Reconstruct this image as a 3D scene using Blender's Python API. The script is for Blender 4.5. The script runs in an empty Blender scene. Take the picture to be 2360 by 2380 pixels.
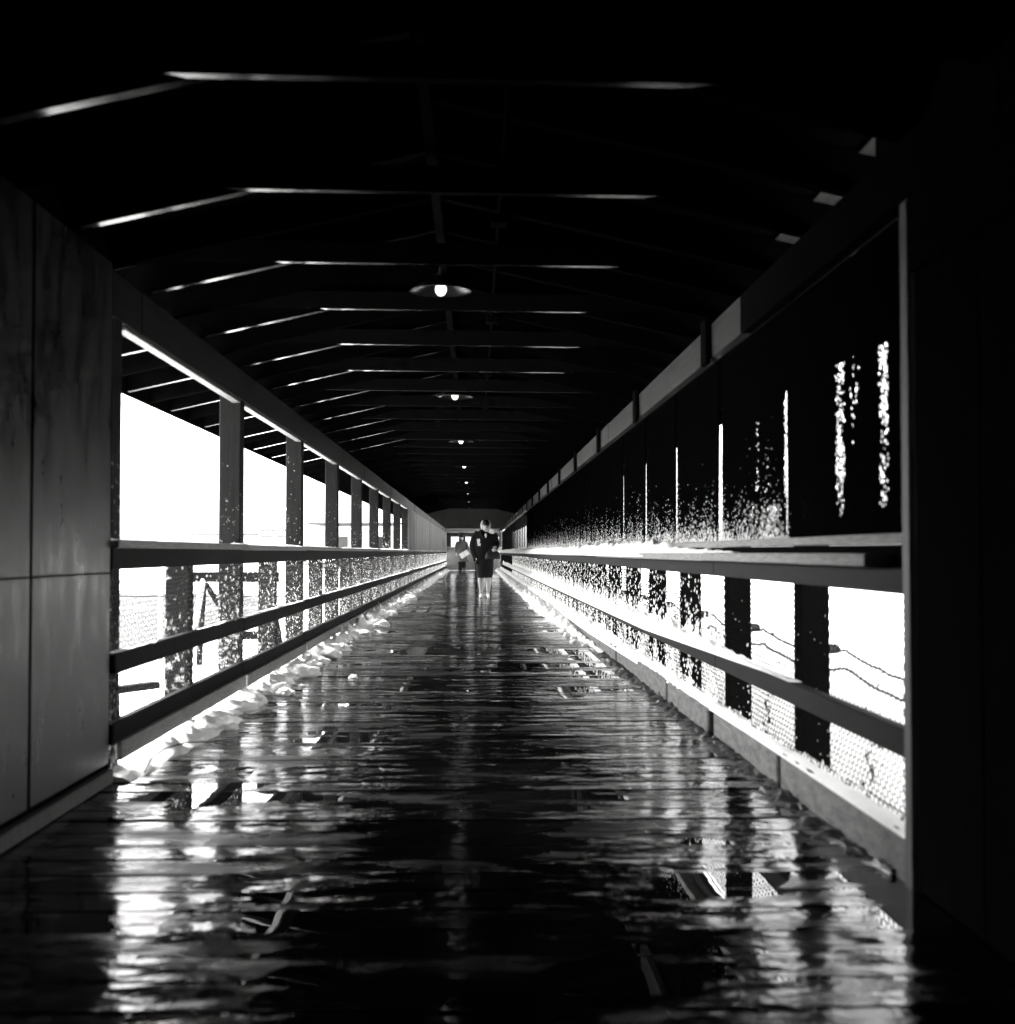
import bpy, bmesh, math, random
from mathutils import Vector, Matrix, noise

R = math.radians
scene = bpy.context.scene
col = scene.collection

# ------------------------------------------------------------------ camera
F_PX, W_PX = 3050.0, 2360.0
cam_d = bpy.data.cameras.new('camera')
cam = bpy.data.objects.new('camera', cam_d)
col.objects.link(cam)
cam_d.sensor_fit = 'HORIZONTAL'
cam_d.sensor_width = 36.0
cam_d.lens = 36.0 * F_PX / W_PX
cam_d.clip_start = 0.05
cam_d.clip_end = 3000
cam.location = (0, 0, 0.96)
cam.rotation_euler = (R(90 + 1.747), 0, R(-1.39))
cam_d.dof.use_dof = True
cam_d.dof.focus_distance = 17.0
cam_d.dof.aperture_fstop = 3.2
scene.camera = cam

# ------------------------------------------------------------------ sky, sun, exposure
SUN_EL, SUN_AZ = 38.0, -55.0          # overcast: a broad soft sun from ahead, left
world = bpy.data.worlds.new('World')
scene.world = world
world.use_nodes = True
nt = world.node_tree
nt.nodes.clear()
sky = nt.nodes.new('ShaderNodeTexSky')
sky.sky_type = 'NISHITA'
sky.sun_disc = False
sky.sun_elevation = R(SUN_EL)
sky.sun_rotation = R(SUN_AZ)
sky.dust_density = 4.0
bw = nt.nodes.new('ShaderNodeRGBToBW')
bg = nt.nodes.new('ShaderNodeBackground')
bg.inputs['Strength'].default_value = 0.15
wo = nt.nodes.new('ShaderNodeOutputWorld')
nt.links.new(sky.outputs[0], bw.inputs[0])
nt.links.new(bw.outputs[0], bg.inputs['Color'])
nt.links.new(bg.outputs[0], wo.inputs['Surface'])

sun_d = bpy.data.lights.new('sun', 'SUN')
sun_d.energy = 1.2
sun_d.angle = R(14)
sun = bpy.data.objects.new('sun', sun_d)
col.objects.link(sun)
sd = Vector((math.sin(R(SUN_AZ)) * math.cos(R(SUN_EL)), math.cos(R(SUN_AZ)) * math.cos(R(SUN_EL)), math.sin(R(SUN_EL))))
sun.rotation_euler = (-sd).to_track_quat('-Z', 'Y').to_euler()

scene.view_settings.view_transform = 'Standard'
scene.view_settings.look = 'None'
scene.view_settings.gamma = 1.0
scene.view_settings.use_curve_mapping = False
scene.view_settings.exposure = 3.55
scene.cycles.use_denoising = True
scene.cycles.max_bounces = 7
scene.cycles.diffuse_bounces = 4
scene.cycles.glossy_bounces = 4
scene.cycles.transmission_bounces = 4
scene.cycles.sample_clamp_indirect = 8.0
scene.cycles.caustics_reflective = False
scene.cycles.caustics_refractive = False

# ------------------------------------------------------------------ materials
def gray(v):
    return (v, v, v * 0.985, 1.0)

def new_mat(name):
    m = bpy.data.materials.new(name)
    m.use_nodes = True
    t = m.node_tree
    b = t.nodes['Principled BSDF']
    return m, t, b

def coords(t, scale):
    g = t.nodes.new('ShaderNodeNewGeometry')
    mp = t.nodes.new('ShaderNodeMapping')
    mp.inputs['Scale'].default_value = scale
    t.links.new(g.outputs['Position'], mp.inputs['Vector'])
    return mp.outputs['Vector']

def noise_node(t, vec, scale=1.0, detail=4.0, rough=0.6):
    n = t.nodes.new('ShaderNodeTexNoise')
    n.inputs['Scale'].default_value = scale
    n.inputs['Detail'].default_value = detail
    n.inputs['Roughness'].default_value = rough
    t.links.new(vec, n.inputs['Vector'])
    return n.outputs['Fac']

def ramp(t, fac, stops):
    r = t.nodes.new('ShaderNodeValToRGB')
    e = r.color_ramp.elements
    while len(e) < len(stops):
        e.new(0.5)
    for i, (p, v) in enumerate(stops):
        e[i].position = p
        e[i].color = gray(v)
    t.links.new(fac, r.inputs['Fac'])
    return r.outputs['Color']

def bump(t, b, h, strength, dist):
    n = t.nodes.new('ShaderNodeBump')
    n.inputs['Strength'].default_value = strength
    n.inputs['Distance'].default_value = dist
    t.links.new(h, n.inputs['Height'])
    t.links.new(n.outputs['Normal'], b.inputs['Normal'])

def wood(name, lo, hi, rough=0.6, scale=(3, 3, 3), bump_d=0.002, spec=0.4):
    m, t, b = new_mat(name)
    v = coords(t, scale)
    f = noise_node(t, v, 6.0, 6.0, 0.65)
    c = ramp(t, f, [(0.3, lo), (0.7, hi)])
    t.links.new(c, b.inputs['Base Color'])
    b.inputs['Roughness'].default_value = rough
    b.inputs['Specular IOR Level'].default_value = spec
    bump(t, b, f, 0.6, bump_d)
    return m

def vary_tone(m, lo, hi):
    """each timber weathered a little differently"""
    t = m.node_tree
    b = t.nodes['Principled BSDF']
    src = b.inputs['Base Color'].links[0].from_socket
    oi = t.nodes.new('ShaderNodeObjectInfo')
    mr = t.nodes.new('ShaderNodeMapRange')
    mr.inputs['To Min'].default_value = lo
    mr.inputs['To Max'].default_value = hi
    t.links.new(oi.outputs['Random'], mr.inputs['Value'])
    mx = t.nodes.new('ShaderNodeMix'); mx.data_type = 'RGBA'; mx.blend_type = 'MULTIPLY'
    mx.inputs[0].default_value = 1.0
    t.links.new(src, mx.inputs[6]); t.links.new(mr.outputs[0], mx.inputs[7])
    t.links.new(mx.outputs[2], b.inputs['Base Color'])

def plain(name, v, rough=0.6, metal=0.0, spec=0.5, var=0.0):
    m, t, b = new_mat(name)
    b.inputs['Base Color'].default_value = gray(v)
    b.inputs['Roughness'].default_value = rough
    b.inputs['Metallic'].default_value = metal
    b.inputs['Specular IOR Level'].default_value = spec
    if var:
        f = noise_node(t, coords(t, (1, 1, 1)), 14.0, 5.0)
        t.links.new(ramp(t, f, [(0.3, max(0, v * (1 - var))), (0.7, min(0.95, v * (1 + var)))]), b.inputs['Base Color'])
        bump(t, b, f, 0.4, 0.003)
    return m

M = {}
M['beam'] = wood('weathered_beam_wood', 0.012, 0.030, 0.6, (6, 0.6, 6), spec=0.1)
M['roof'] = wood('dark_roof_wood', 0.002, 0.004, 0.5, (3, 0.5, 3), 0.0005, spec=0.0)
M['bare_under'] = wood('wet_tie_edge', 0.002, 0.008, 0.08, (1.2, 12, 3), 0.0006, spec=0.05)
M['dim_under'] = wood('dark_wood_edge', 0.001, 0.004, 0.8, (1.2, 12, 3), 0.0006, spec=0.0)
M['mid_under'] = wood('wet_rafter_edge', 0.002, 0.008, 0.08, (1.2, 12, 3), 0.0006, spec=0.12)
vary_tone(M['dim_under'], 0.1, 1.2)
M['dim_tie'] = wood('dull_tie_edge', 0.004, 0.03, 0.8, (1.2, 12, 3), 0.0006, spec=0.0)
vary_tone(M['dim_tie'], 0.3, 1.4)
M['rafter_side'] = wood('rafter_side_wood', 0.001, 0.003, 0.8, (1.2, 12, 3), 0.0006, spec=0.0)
M['soffit'] = wood('lit_eave_boards', 0.03, 0.10, 0.7, (3, 0.5, 3), spec=0.1)  # right overhang toned pale for the outdoor light it catches
M['soffit_dark'] = wood('dim_eave_boards', 0.006, 0.014, 0.8, (3, 0.5, 3), spec=0.0)  # left overhang, a darker copy of the lit eave tone
M['sheath'] = wood('shaded_roof_boards', 0.003, 0.006, 0.9, (3, 0.5, 3), spec=0.0)  # dark tone holds the falloff of light under the roof
M['beam_right'] = wood('lit_face_beam', 0.018, 0.042, 0.6, (6, 0.6, 6), spec=0.1)  # beam wood raised in tone for the light on its face
M['rail'] = wood('dark_rail_wood', 0.006, 0.011, 0.7, (6, 0.6, 6), spec=0.05)
M['cap'] = wood('grey_weathered_cap', 0.14, 0.28, 0.7, (6, 1.5, 20), spec=0.2)
M['kerb'] = wood('grey_kerb_timber', 0.05, 0.15, 0.7, (5, 1.5, 5), spec=0.2)
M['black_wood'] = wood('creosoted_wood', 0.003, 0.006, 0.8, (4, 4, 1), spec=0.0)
M['board'] = wood('grey_wall_boards', 0.07, 0.14, 0.7, (9, 9, 0.8), spec=0.2)
M['end'] = wood('end_wall_paint', 0.16, 0.25, 0.6, (4, 4, 1), spec=0.3)
M['end_dark'] = wood('end_wall_dark_paint', 0.02, 0.04, 0.6, (4, 4, 1), spec=0.3)
M['far_roof'] = wood('far_lit_roof_boards', 0.015, 0.035, 0.7, (3, 0.5, 3), spec=0.1)  # paler copy carrying the extra light and haze towards the far end
M['plate'] = wood('bare_plate_wood', 0.10, 0.22, 0.6, (6, 0.8, 6), spec=0.3)
M['trim'] = wood('pale_trim_wood', 0.03, 0.07, 0.6, (6, 6, 0.7), spec=0.25)
M['wire'] = plain('galvanised_wire', 0.08, 0.5, 0.5)
M['dark_wire'] = plain('black_wire', 0.004, 0.6, 0.0, 0.0)  # near-black tone for the right mesh and the bits caught in it
M['cable'] = plain('black_cable', 0.02, 0.5)
M['iron'] = plain('dark_iron', 0.05, 0.5, 0.3)
M['enamel'] = plain('inner_enamel', 0.010, 0.18, spec=0.45)  # inside face of the lamps, near-black and glossy
M['shade_out'] = plain('dark_enamel', 0.03, 0.4)
M['glass_dark'] = plain('dark_window', 0.04, 0.1)
M['pale_wall'] = plain('pale_house_paint', 0.45, 0.7, var=0.06)
M['pale_trim'] = plain('house_trim', 0.035, 0.7, var=0.1)
M['house_window'] = plain('house_window_glass', 0.02, 0.4, spec=0.1)
M['paint_white'] = plain('white_paint', 0.7, 0.5, var=0.1)
# people
M['coat'] = plain('black_wool', 0.012, 0.95, spec=0.08)
M['skirt'] = plain('dark_skirt_wool', 0.014, 0.95, spec=0.08)
M['overcoat'] = wood('grey_overcoat', 0.07, 0.13, 0.9, (18, 18, 1.2), 0.004, spec=0.1)
M['trousers'] = plain('dark_trousers', 0.02, 0.9, spec=0.1)
M['skin'] = plain('skin', 0.48, 0.55, var=0.05)
M['hair'] = plain('black_hair', 0.012, 0.6, spec=0.2)
M['scarf'] = plain('pale_scarf', 0.62, 0.8, var=0.08)
M['shoe'] = plain('white_leather_shoe', 0.75, 0.4)
M['bag'] = plain('black_leather', 0.014, 0.5, spec=0.2)
M['paper'] = plain('white_paper', 0.8, 0.8)
M['eye'] = plain('dark_eye', 0.03, 0.3)
M['lip'] = plain('lip', 0.16, 0.5)

# snow
m, t, b = new_mat('snow')
v = coords(t, (1, 1, 1))
f = noise_node(t, v, 22.0, 6.0, 0.6)
t.links.new(ramp(t, f, [(0.2, 0.84), (0.7, 0.93)]), b.inputs['Base Color'])
b.inputs['Roughness'].default_value = 0.75
b.inputs['Specular IOR Level'].default_value = 0.25
bump(t, b, f, 0.7, 0.012)
M['snow'] = m

# post with snow blown onto it: flecks thicker lower down
m, t, b = new_mat('snow_flecked_post')
g = t.nodes.new('ShaderNodeNewGeometry')
sx = t.nodes.new('ShaderNodeSeparateXYZ')
t.links.new(g.outputs['Position'], sx.inputs[0])
f = noise_node(t, coords(t, (1, 1, 0.8)), 38.0, 5.0, 0.7)
f2 = noise_node(t, coords(t, (1, 1, 0.4)), 5.0, 2.0)
mr = t.nodes.new('ShaderNodeMapRange')
mr.inputs['From Min'].default_value = 0.0
mr.inputs['From Max'].default_value = 2.0
mr.inputs['To Min'].default_value = 0.56
mr.inputs['To Max'].default_value = 0.74
t.links.new(sx.outputs['Z'], mr.inputs['Value'])
ad = t.nodes.new('ShaderNodeMath'); ad.operation = 'MULTIPLY_ADD'
ad.inputs[1].default_value = 0.22
t.links.new(f2, ad.inputs[0]); t.links.new(f, ad.inputs[2])
sb = t.nodes.new('ShaderNodeMath'); sb.operation = 'SUBTRACT'
t.links.new(ad.outputs[0], sb.inputs[0]); t.links.new(mr.outputs[0], sb.inputs[1])
fl = ramp(t, sb.outputs[0], [(0.05, 0.0), (0.15, 1.0)])
wf = noise_node(t, coords(t, (8, 8, 0.7)), 6.0, 5.0)
wc = ramp(t, wf, [(0.3, 0.006), (0.7, 0.014)])
mx = t.nodes.new('ShaderNodeMix'); mx.data_type = 'RGBA'
t.links.new(fl, mx.inputs[0]); t.links.new(wc, mx.inputs[6])
mx.inputs[7].default_value = gray(0.8)
t.links.new(mx.outputs[2], b.inputs['Base Color'])
b.inputs['Roughness'].default_value = 0.8
b.inputs['Specular IOR Level'].default_value = 0.15
bump(t, b, fl, 0.6, 0.004)
M['post'] = m

# plywood wall, streaked and stained
m, t, b = new_mat('stained_plywood')
f1 = noise_node(t, coords(t, (2.0, 2.0, 0.6)), 4.0, 7.0, 0.65)
f2 = noise_node(t, coords(t, (1, 1, 0.8)), 9.0, 6.0, 0.7)
mu = t.nodes.new('ShaderNodeMath'); mu.operation = 'MULTIPLY_ADD'; mu.inputs[1].default_value = 0.9
t.links.new(f2, mu.inputs[0]); t.links.new(f1, mu.inputs[2])
t.links.new(ramp(t, mu.outputs[0], [(0.72, 0.004), (0.90, 0.014), (1.0, 0.035)]), b.inputs['Base Color'])
t.links.new(ramp(t, mu.outputs[0], [(0.74, 0.26), (1.0, 0.42)]), b.inputs['Roughness'])
b.inputs['Specular IOR Level'].default_value = 0.2
bump(t, b, mu.outputs[0], 0.35, 0.003)
M['ply'] = m

# black tarpaper/boarding behind the mesh
M['slush'] = plain('dirty_slush', 0.045, 0.5, var=0.8)
M['ply_upper'] = wood('dark_painted_plywood', 0.018, 0.040, 0.5, (2, 2, 0.5), spec=0.2)
M['asphalt'] = wood('wet_slushy_asphalt', 0.004, 0.05, 0.5, (0.5, 0.5, 0.5), spec=0.1)
M['tar'] = wood('black_tarpaper', 0.0012, 0.0025, 0.6, (3, 3, 0.5), spec=0.0)

# wet planks: world-space wetness, grain along X
m, t, b = new_mat('wet_planks')
gr = noise_node(t, coords(t, (1.6, 22, 22)), 2.2, 7.0, 0.65)
t.links.new(ramp(t, gr, [(0.3, 0.001), (0.75, 0.004)]), b.inputs['Base Color'])
pud = noise_node(t, coords(t, (0.9, 1.9, 1.0)), 1.6, 5.0, 0.6)
pr = ramp(t, pud, [(0.42, 0.02), (0.54, 0.09), (0.64, 0.36)])
blob = noise_node(t, coords(t, (5.5, 7.5, 7)), 1.6, 3.5, 0.55)
fine = noise_node(t, coords(t, (4, 18, 4)), 5.0, 5.0, 0.7)
mm = t.nodes.new('ShaderNodeMath'); mm.operation = 'MULTIPLY_ADD'; mm.inputs[1].default_value = 0.07
t.links.new(fine, mm.inputs[0]); t.links.new(pr, mm.inputs[2])
t.links.new(mm.outputs[0], b.inputs['Roughness'])
b.inputs['IOR'].default_value = 1.36
b.inputs['Specular IOR Level'].default_value = 0.5
hm = t.nodes.new('ShaderNodeMath'); hm.operation = 'MULTIPLY'
t.links.new(gr, hm.inputs[0]); t.links.new(pr, hm.inputs[1])
hb = t.nodes.new('ShaderNodeMath'); hb.operation = 'MULTIPLY_ADD'; hb.inputs[1].default_value = 1.0
hs = t.nodes.new('ShaderNodeMath'); hs.operation = 'MULTIPLY'; hs.inputs[1].default_value = 0.35
t.links.new(hm.outputs[0], hs.inputs[0])
calm = noise_node(t, coords(t, (0.8, 1.3, 1.0)), 1.5, 3.0, 0.6)
coarse = noise_node(t, coords(t, (2.2, 4.5, 3)), 1.3, 2.0, 0.5)
ca = ramp(t, calm, [(0.40, 0.06), (0.52, 0.75), (0.66, 1.0)])
bm_ = t.nodes.new('ShaderNodeMath'); bm_.operation = 'MULTIPLY'
t.links.new(blob, bm_.inputs[0]); t.links.new(ca, bm_.inputs[1])
bc = t.nodes.new('ShaderNodeMath'); bc.operation = 'MULTIPLY_ADD'; bc.inputs[1].default_value = 1.5
t.links.new(coarse, bc.inputs[0]); t.links.new(bm_.outputs[0], bc.inputs[2])
t.links.new(bc.outputs[0], hb.inputs[0]); t.links.new(hs.outputs[0], hb.inputs[2])
bump(t, b, hb.outputs[0], 1.0, 0.0056)
M['plank'] = m

m, t, b = new_mat('puddle_water')
b.inputs['Base Color'].default_value = gray(0.006)
b.inputs['Roughness'].default_value = 0.0
b.inputs['IOR'].default_value = 1.34
f = noise_node(t, coords(t, (1, 1, 1)), 3.0, 2.0)
bump(t, b, f, 0.12, 0.004)
M['puddle'] = m

m, t, b = new_mat('lit_bulb')
b.inputs['Base Color'].default_value = gray(0.8)
b.inputs['Emission Color'].default_value = gray(1.0)
b.inputs['Emission Strength'].default_value = 0.25
M['bulb'] = m

# ------------------------------------------------------------------ mesh helpers
def link(name, me, mat=None, parent=None, loc=(0, 0, 0), rot=(0, 0, 0), smooth=False):
    o = bpy.data.objects.new(name, me)
    col.objects.link(o)
    if mat is not None and me is not None and len(me.materials) == 0:
        me.materials.append(M[mat])
    o.parent = parent
    o.location = loc
    o.rotation_euler = rot
    if smooth:
        for p in me.polygons:
            p.use_smooth = True
    return o

def tag(o, label=None, cat=None, group=None, kind=None):
    if label: o['label'] = label
    if cat: o['category'] = cat
    if group: o['group'] = group
    if kind: o['kind'] = kind
    return o

def empty(name, loc=(0, 0, 0), rz=0.0):
    o = bpy.data.objects.new(name, None)
    col.objects.link(o)
    o.location = loc
    o.rotation_euler = (0, 0, rz)
    return o

def mesh(name, verts, faces):
    me = bpy.data.meshes.new(name)
    me.from_pydata([tuple(v) for v in verts], [], faces)
    me.update()
    return me

BOXF = [(0, 3, 2, 1), (4, 5, 6, 7), (0, 1, 5, 4), (1, 2, 6, 5), (2, 3, 7, 6), (3, 0, 4, 7)]
def boxv(x0, x1, y0, y1, z0, z1):
    return [(x0, y0, z0), (x1, y0, z0), (x1, y1, z0), (x0, y1, z0), (x0, y0, z1), (x1, y0, z1), (x1, y1, z1), (x0, y1, z1)]

_bev = {}
def bevel_box(sx, sy, sz, bev=0.006, mat='rail'):
    """box centred in x,y with base at z=0, small chamfers; shared between equal sizes"""
    k = (round(sx, 4), round(sy, 4), round(sz, 4), bev, mat)
    if k in _bev:
        return _bev[k]
    bm = bmesh.new()
    vs = [bm.verts.new(v) for v in boxv(-sx / 2, sx / 2, -sy / 2, sy / 2, 0, sz)]
    for f in BOXF:
        bm.faces.new([vs[i] for i in f])
    bmesh.ops.bevel(bm, geom=bm.edges[:], offset=bev, segments=1, affect='EDGES')
    me = bpy.data.meshes.new('block')
    bm.to_mesh(me); bm.free()
    me.materials.append(M[mat])
    _bev[k] = me
    return me

def block(name, parent, x0, x1, y0, y1, z0, z1, mat, bev=0.006, rot=(0, 0, 0)):
    me = bevel_box(x1 - x0, y1 - y0, z1 - z0, min(bev, 0.3 * min(x1 - x0, y1 - y0, z1 - z0)), mat)
    return link(name, me, None, parent, ((x0 + x1) / 2, (y0 + y1) / 2, z0), rot)

class MB:
    def __init__(s):
        s.v, s.f = [], []
    def box(s, *a):
        n = len(s.v); s.v += boxv(*a); s.f += [tuple(i + n for i in f) for f in BOXF]; return s
    def add(s, vs, fs):
        n = len(s.v); s.v += [tuple(p) for p in vs]; s.f += [tuple(i + n for i in f) for f in fs]; return s
    def tube(s, pts, rad, n=6, cap=True):
        pts = [Vector(p) for p in pts]
        if not isinstance(rad, (list, tuple)): rad = [rad] * len(pts)
        base = len(s.v); prev = None
        for i, p in enumerate(pts):
            d = (pts[min(i + 1, len(pts) - 1)] - pts[max(i - 1, 0)]).normalized()
            up = Vector((0, 0, 1)) if abs(d.z) < 0.9 else Vector((0, 1, 0))
            if prev is not None:
                a = prev - d * prev.dot(d)
                a = a.normalized() if a.length > 1e-6 else d.cross(up).normalized()
            else:
                a = d.cross(up).normalized()
            prev = a
            c = d.cross(a)
            for k in range(n):
                th = 2 * math.pi * k / n
                q = p + (a * math.cos(th) + c * math.sin(th)) * rad[i]
                s.v.append(tuple(q))
        for i in range(len(pts) - 1):
            for k in range(n):
                k2 = (k + 1) % n
                s.f.append((base + i * n + k, base + i * n + k2, base + (i + 1) * n + k2, base + (i + 1) * n + k))
        if cap:
            s.f.append(tuple(base + k for k in reversed(range(n))))
            s.f.append(tuple(base + (len(pts) - 1) * n + k for k in range(n)))
        return s
    def loft(s, rings, n=20):
        """rings: (cx, cy, cz, rx, ry) ellipses in the horizontal plane"""
        base = len(s.v)
        for (cx, cy, cz, rx, ry) in rings:
            for k in range(n):
                th = 2 * math.pi * k / n
                s.v.append((cx + rx * math.cos(th), cy + ry * math.sin(th), cz))
        for i in range(len(rings) - 1):
            for k in range(n):
                k2 = (k + 1) % n
                s.f.append((base + i * n + k, base + i * n + k2, base + (i + 1) * n + k2, base + (i + 1) * n + k))
        s.f.append(tuple(base + k for k in reversed(range(n))))
        s.f.append(tuple(base + (len(rings) - 1) * n + k for k in range(n)))
        return s
    def ball(s, c, r, seg=12, rg=8):
        c = Vector(c)
        if not isinstance(r, (list, tuple)): r = (r, r, r)
        rings = []
        base = len(s.v)
        s.v.append((c.x, c.y, c.z - r[2]))
        for i in range(1, rg):
            ph = -math.pi / 2 + math.pi * i / rg
            for k in range(seg):
                th = 2 * math.pi * k / seg
                s.v.append((c.x + r[0] * math.cos(ph) * math.cos(th), c.y + r[1] * math.cos(ph) * math.sin(th), c.z + r[2] * math.sin(ph)))
        s.v.append((c.x, c.y, c.z + r[2]))
        top = len(s.v) - 1
        for k in range(seg):
            k2 = (k + 1) % seg
            s.f.append((base, base + 1 + k2, base + 1 + k))
            s.f.append((top, top - seg + k, top - seg + k2))
        for i in range(rg - 2):
            for k in range(seg):
                k2 = (k + 1) % seg
                a = base + 1 + i * seg
                s.f.append((a + k, a + k2, a + seg + k2, a + seg + k))
        return s
    def mesh(s, name='m'):
        return mesh(name, s.v, s.f)
    def build(s, name, mat, parent=None, loc=(0, 0, 0), rot=(0, 0, 0), smooth=False):
        return link(name, s.mesh(name), mat, parent, loc, rot, smooth)

def fused(mb, name, mat, voxel, parent=None, loc=(0, 0, 0), rot=(0, 0, 0), smooth_it=4):
    """union of closed pieces into one continuous surface"""
    tmp = bpy.data.objects.new('tmp', mb.mesh())
    col.objects.link(tmp)
    rm = tmp.modifiers.new('r', 'REMESH'); rm.mode = 'VOXEL'; rm.voxel_size = voxel
    sm = tmp.modifiers.new('s', 'SMOOTH'); sm.iterations = smooth_it; sm.factor = 0.5
    dg = bpy.context.evaluated_depsgraph_get()
    me = bpy.data.meshes.new_from_object(tmp.evaluated_get(dg))
    bpy.data.objects.remove(tmp)
    for p in me.polygons: p.use_smooth = True
    me.materials.clear(); me.materials.append(M[mat])
    return link(name, me, None, parent, loc, rot)

def nz(x, y, z=0.0):
    return noise.noise(Vector((x, y, z)))

def drift(name, y0, y1, step, prof, label, cat='snow', mat='snow', m=9, kind='stuff', rag=0.0):
    """long heap of snow; prof(y) -> (x_left, x_right, z_base, height)"""
    vs, fs = [], []
    n = max(2, int((y1 - y0) / step))
    for i in range(n + 1):
        y = y0 + (y1 - y0) * i / n
        xl, xr, zb, h = prof(y)
        for j in range(m):
            u = j / (m - 1)
            x = xl + (xr - xl) * u
            s = max(0.0, 1 - (2 * u - 1) ** 2) ** 0.55
            hh = h * s * (1 + 0.5 * nz(x * 9, y * 5, 3.1) + 0.35 * nz(x * 24, y * 17, 7.7) + rag * (nz(x * 14, y * 9, 1.1) + 0.9 * nz(x * 31, y * 29, 4.4)))
            jx = 0.015 * nz(y * 11, u * 5, 1.3) if 0 < j < m - 1 else 0
            vs.append((x + jx, y, zb + max(hh, 0.0)))
    for i in range(n):
        for j in range(m - 1):
            a = i * m + j
            fs.append((a, a + 1, a + m + 1, a + m))
    fs.append(tuple(range(m)))
    fs.append(tuple(reversed(range(n * m, n * m + m))))
    me = mesh(name, vs, fs)
    o = link(name, me, mat, None, smooth=True)
    return tag(o, label, cat, None, kind)

# ------------------------------------------------------------------ layout numbers
DECK_END = 68.0
LX, RX = -1.55, 1.24         # inner faces left and right
RIDGE_X = -0.17
SLOPE = 0.226
EAVE_Z = 2.185               # rafter underside at the wall plates
random.seed(7)

# ------------------------------------------------------------------ ground
bm = bmesh.new()
def gz(x, y):
    base = -0.30
    if x < -1.5:
        base = -0.16 - 0.10 * min(1, (-x - 1.7) / 3.0) + 0.05 * nz(x * 0.8, y * 0.5)
    elif x > 1.3:
        base = -0.22 - 0.2 * min(1, (x - 1.3) / 3.0) + 0.05 * nz(x * 0.8, y * 0.5, 4)
    if -1.7 <= x <= 1.55: base = -0.4
    return base
xs = [-900, -300, -100, -50, -25, -15, -10, -8, -6, -5, -4.2, -3.5, -3, -2.6, -2.2, -1.9, -1.72, -1.6, 1.4, 1.6, 1.9, 2.3, 2.8, 3.5, 4.5, 6, 9, 14, 25, 50, 100, 300, 900]
ys = [-200, -60, -20] + [-8 + 0.8 * i for i in range(110)] + [84, 92, 105, 125, 150, 190, 260, 400, 700, 1500]
vs = [(x, y, gz(x, y) if abs(x) < 60 and y < 100 else -0.3) for y in ys for x in xs]
fs = [(j * len(xs) + i, j * len(xs) + i + 1, (j + 1) * len(xs) + i + 1, (j + 1) * len(xs) + i) for j in range(len(ys) - 1) for i in range(len(xs) - 1)]
tag(link('ground', mesh('ground', vs, fs), 'snow', smooth=True), 'snow covered ground on both sides of the walkway', kind='structure')

rv = [(-60, 15.5, -0.2), (-3.9, 15.5, -0.2), (-3.4, 24, -0.2), (-6.5, 37, -0.2), (-60, 37, -0.2)]
rv += [(v[0], v[1], -0.6) for v in rv]
tag(link('road', mesh('road', rv, [(0, 1, 2, 3, 4), (9, 8, 7, 6, 5)] + [(i, 5 + i, 5 + (i + 1) % 5, (i + 1) % 5) for i in range(5)]), 'asphalt'), 'wet slushy asphalt road beyond the snow on the left', kind='structure')

# ------------------------------------------------------------------ deck of crosswise planks
deck = tag(empty('deck', (0, 0, 0)), 'wet plank deck running the length of the covered walkway', kind='structure')
PW = 0.195
def deck_h(x, y):
    return 0.0036 * nz(x * 1.5 + 7.0, y * 0.95 + 2.0) + 0.0024 * nz(x * 2.6, y * 2.1, 5.5) + 0.0010 * nz(x * 9, y * 9, 2.5)
def plank_geo(y, nx):
    L = 3.06
    dz = random.gauss(0, 0.0009)
    tl = math.tan(R(random.gauss(0, 0.5)))
    yw = math.tan(R(random.gauss(0, 0.04)))
    g = 0.0028
    vs, fs = [], []
    def strip(rows):
        base = len(vs)
        for (yy, zz) in rows:
            for i in range(nx + 1):
                x = -1.66 + L * i / nx
                z = zz + dz + tl * yy + (deck_h(x, y + yy) if zz > -0.01 else 0.0)
                vs.append((x, yy + yw * x, z))
        for a in range(len(rows) - 1):
            for i in range(nx):
                q = base + a * (nx + 1) + i
                fs.append((q, q + 1, q + nx + 2, q + nx + 1))
    h = PW / 2
    strip([(-h + 0.011, 0.0), (0.0, -0.0003), (h - 0.011, 0.0)])
    strip([(h - 0.011, 0.0), (h - g, -0.0045), (h - g, -0.05)])
    strip([(-h + g, -0.05), (-h + g, -0.0045), (-h + 0.011, 0.0)])
    return vs, fs
rest = MB()
y = -6.0
while y < DECK_END + 1.5:
    near = 1.8 < y < 14.0
    vs, fs = plank_geo(y + PW / 2, 40 if near else (24 if 0 < y < 32 else 8))
    if near:
        link('plank', mesh('plank', vs, fs), 'plank', deck, (0, y + PW / 2, 0), smooth=True)
    else:
        rest.add([(v[0], v[1] + y + PW / 2, v[2]) for v in vs], fs)
    y += PW
o = rest.build('far_planks', 'plank', deck, smooth=True)
o['kind'] = 'stuff'
# standing water: a level sheet that fills the hollows between the uneven planks
wv = [(-1.50, 0.5, -0.0017), (1.24, 0.5, -0.0017), (1.24, 23.5, -0.0017), (-1.50, 23.5, -0.0017)]
wv += [(v[0], v[1], -0.03) for v in wv]
tag(link('standing_water', mesh('standing_water', wv, [(0, 1, 2, 3), (7, 6, 5, 4)] + [(i, 4 + i, 4 + (i + 1) % 4, (i + 1) % 4) for i in range(4)]), 'puddle'),
    'shallow puddles lying in the hollows of the plank deck', 'puddle', None, 'stuff')

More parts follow.
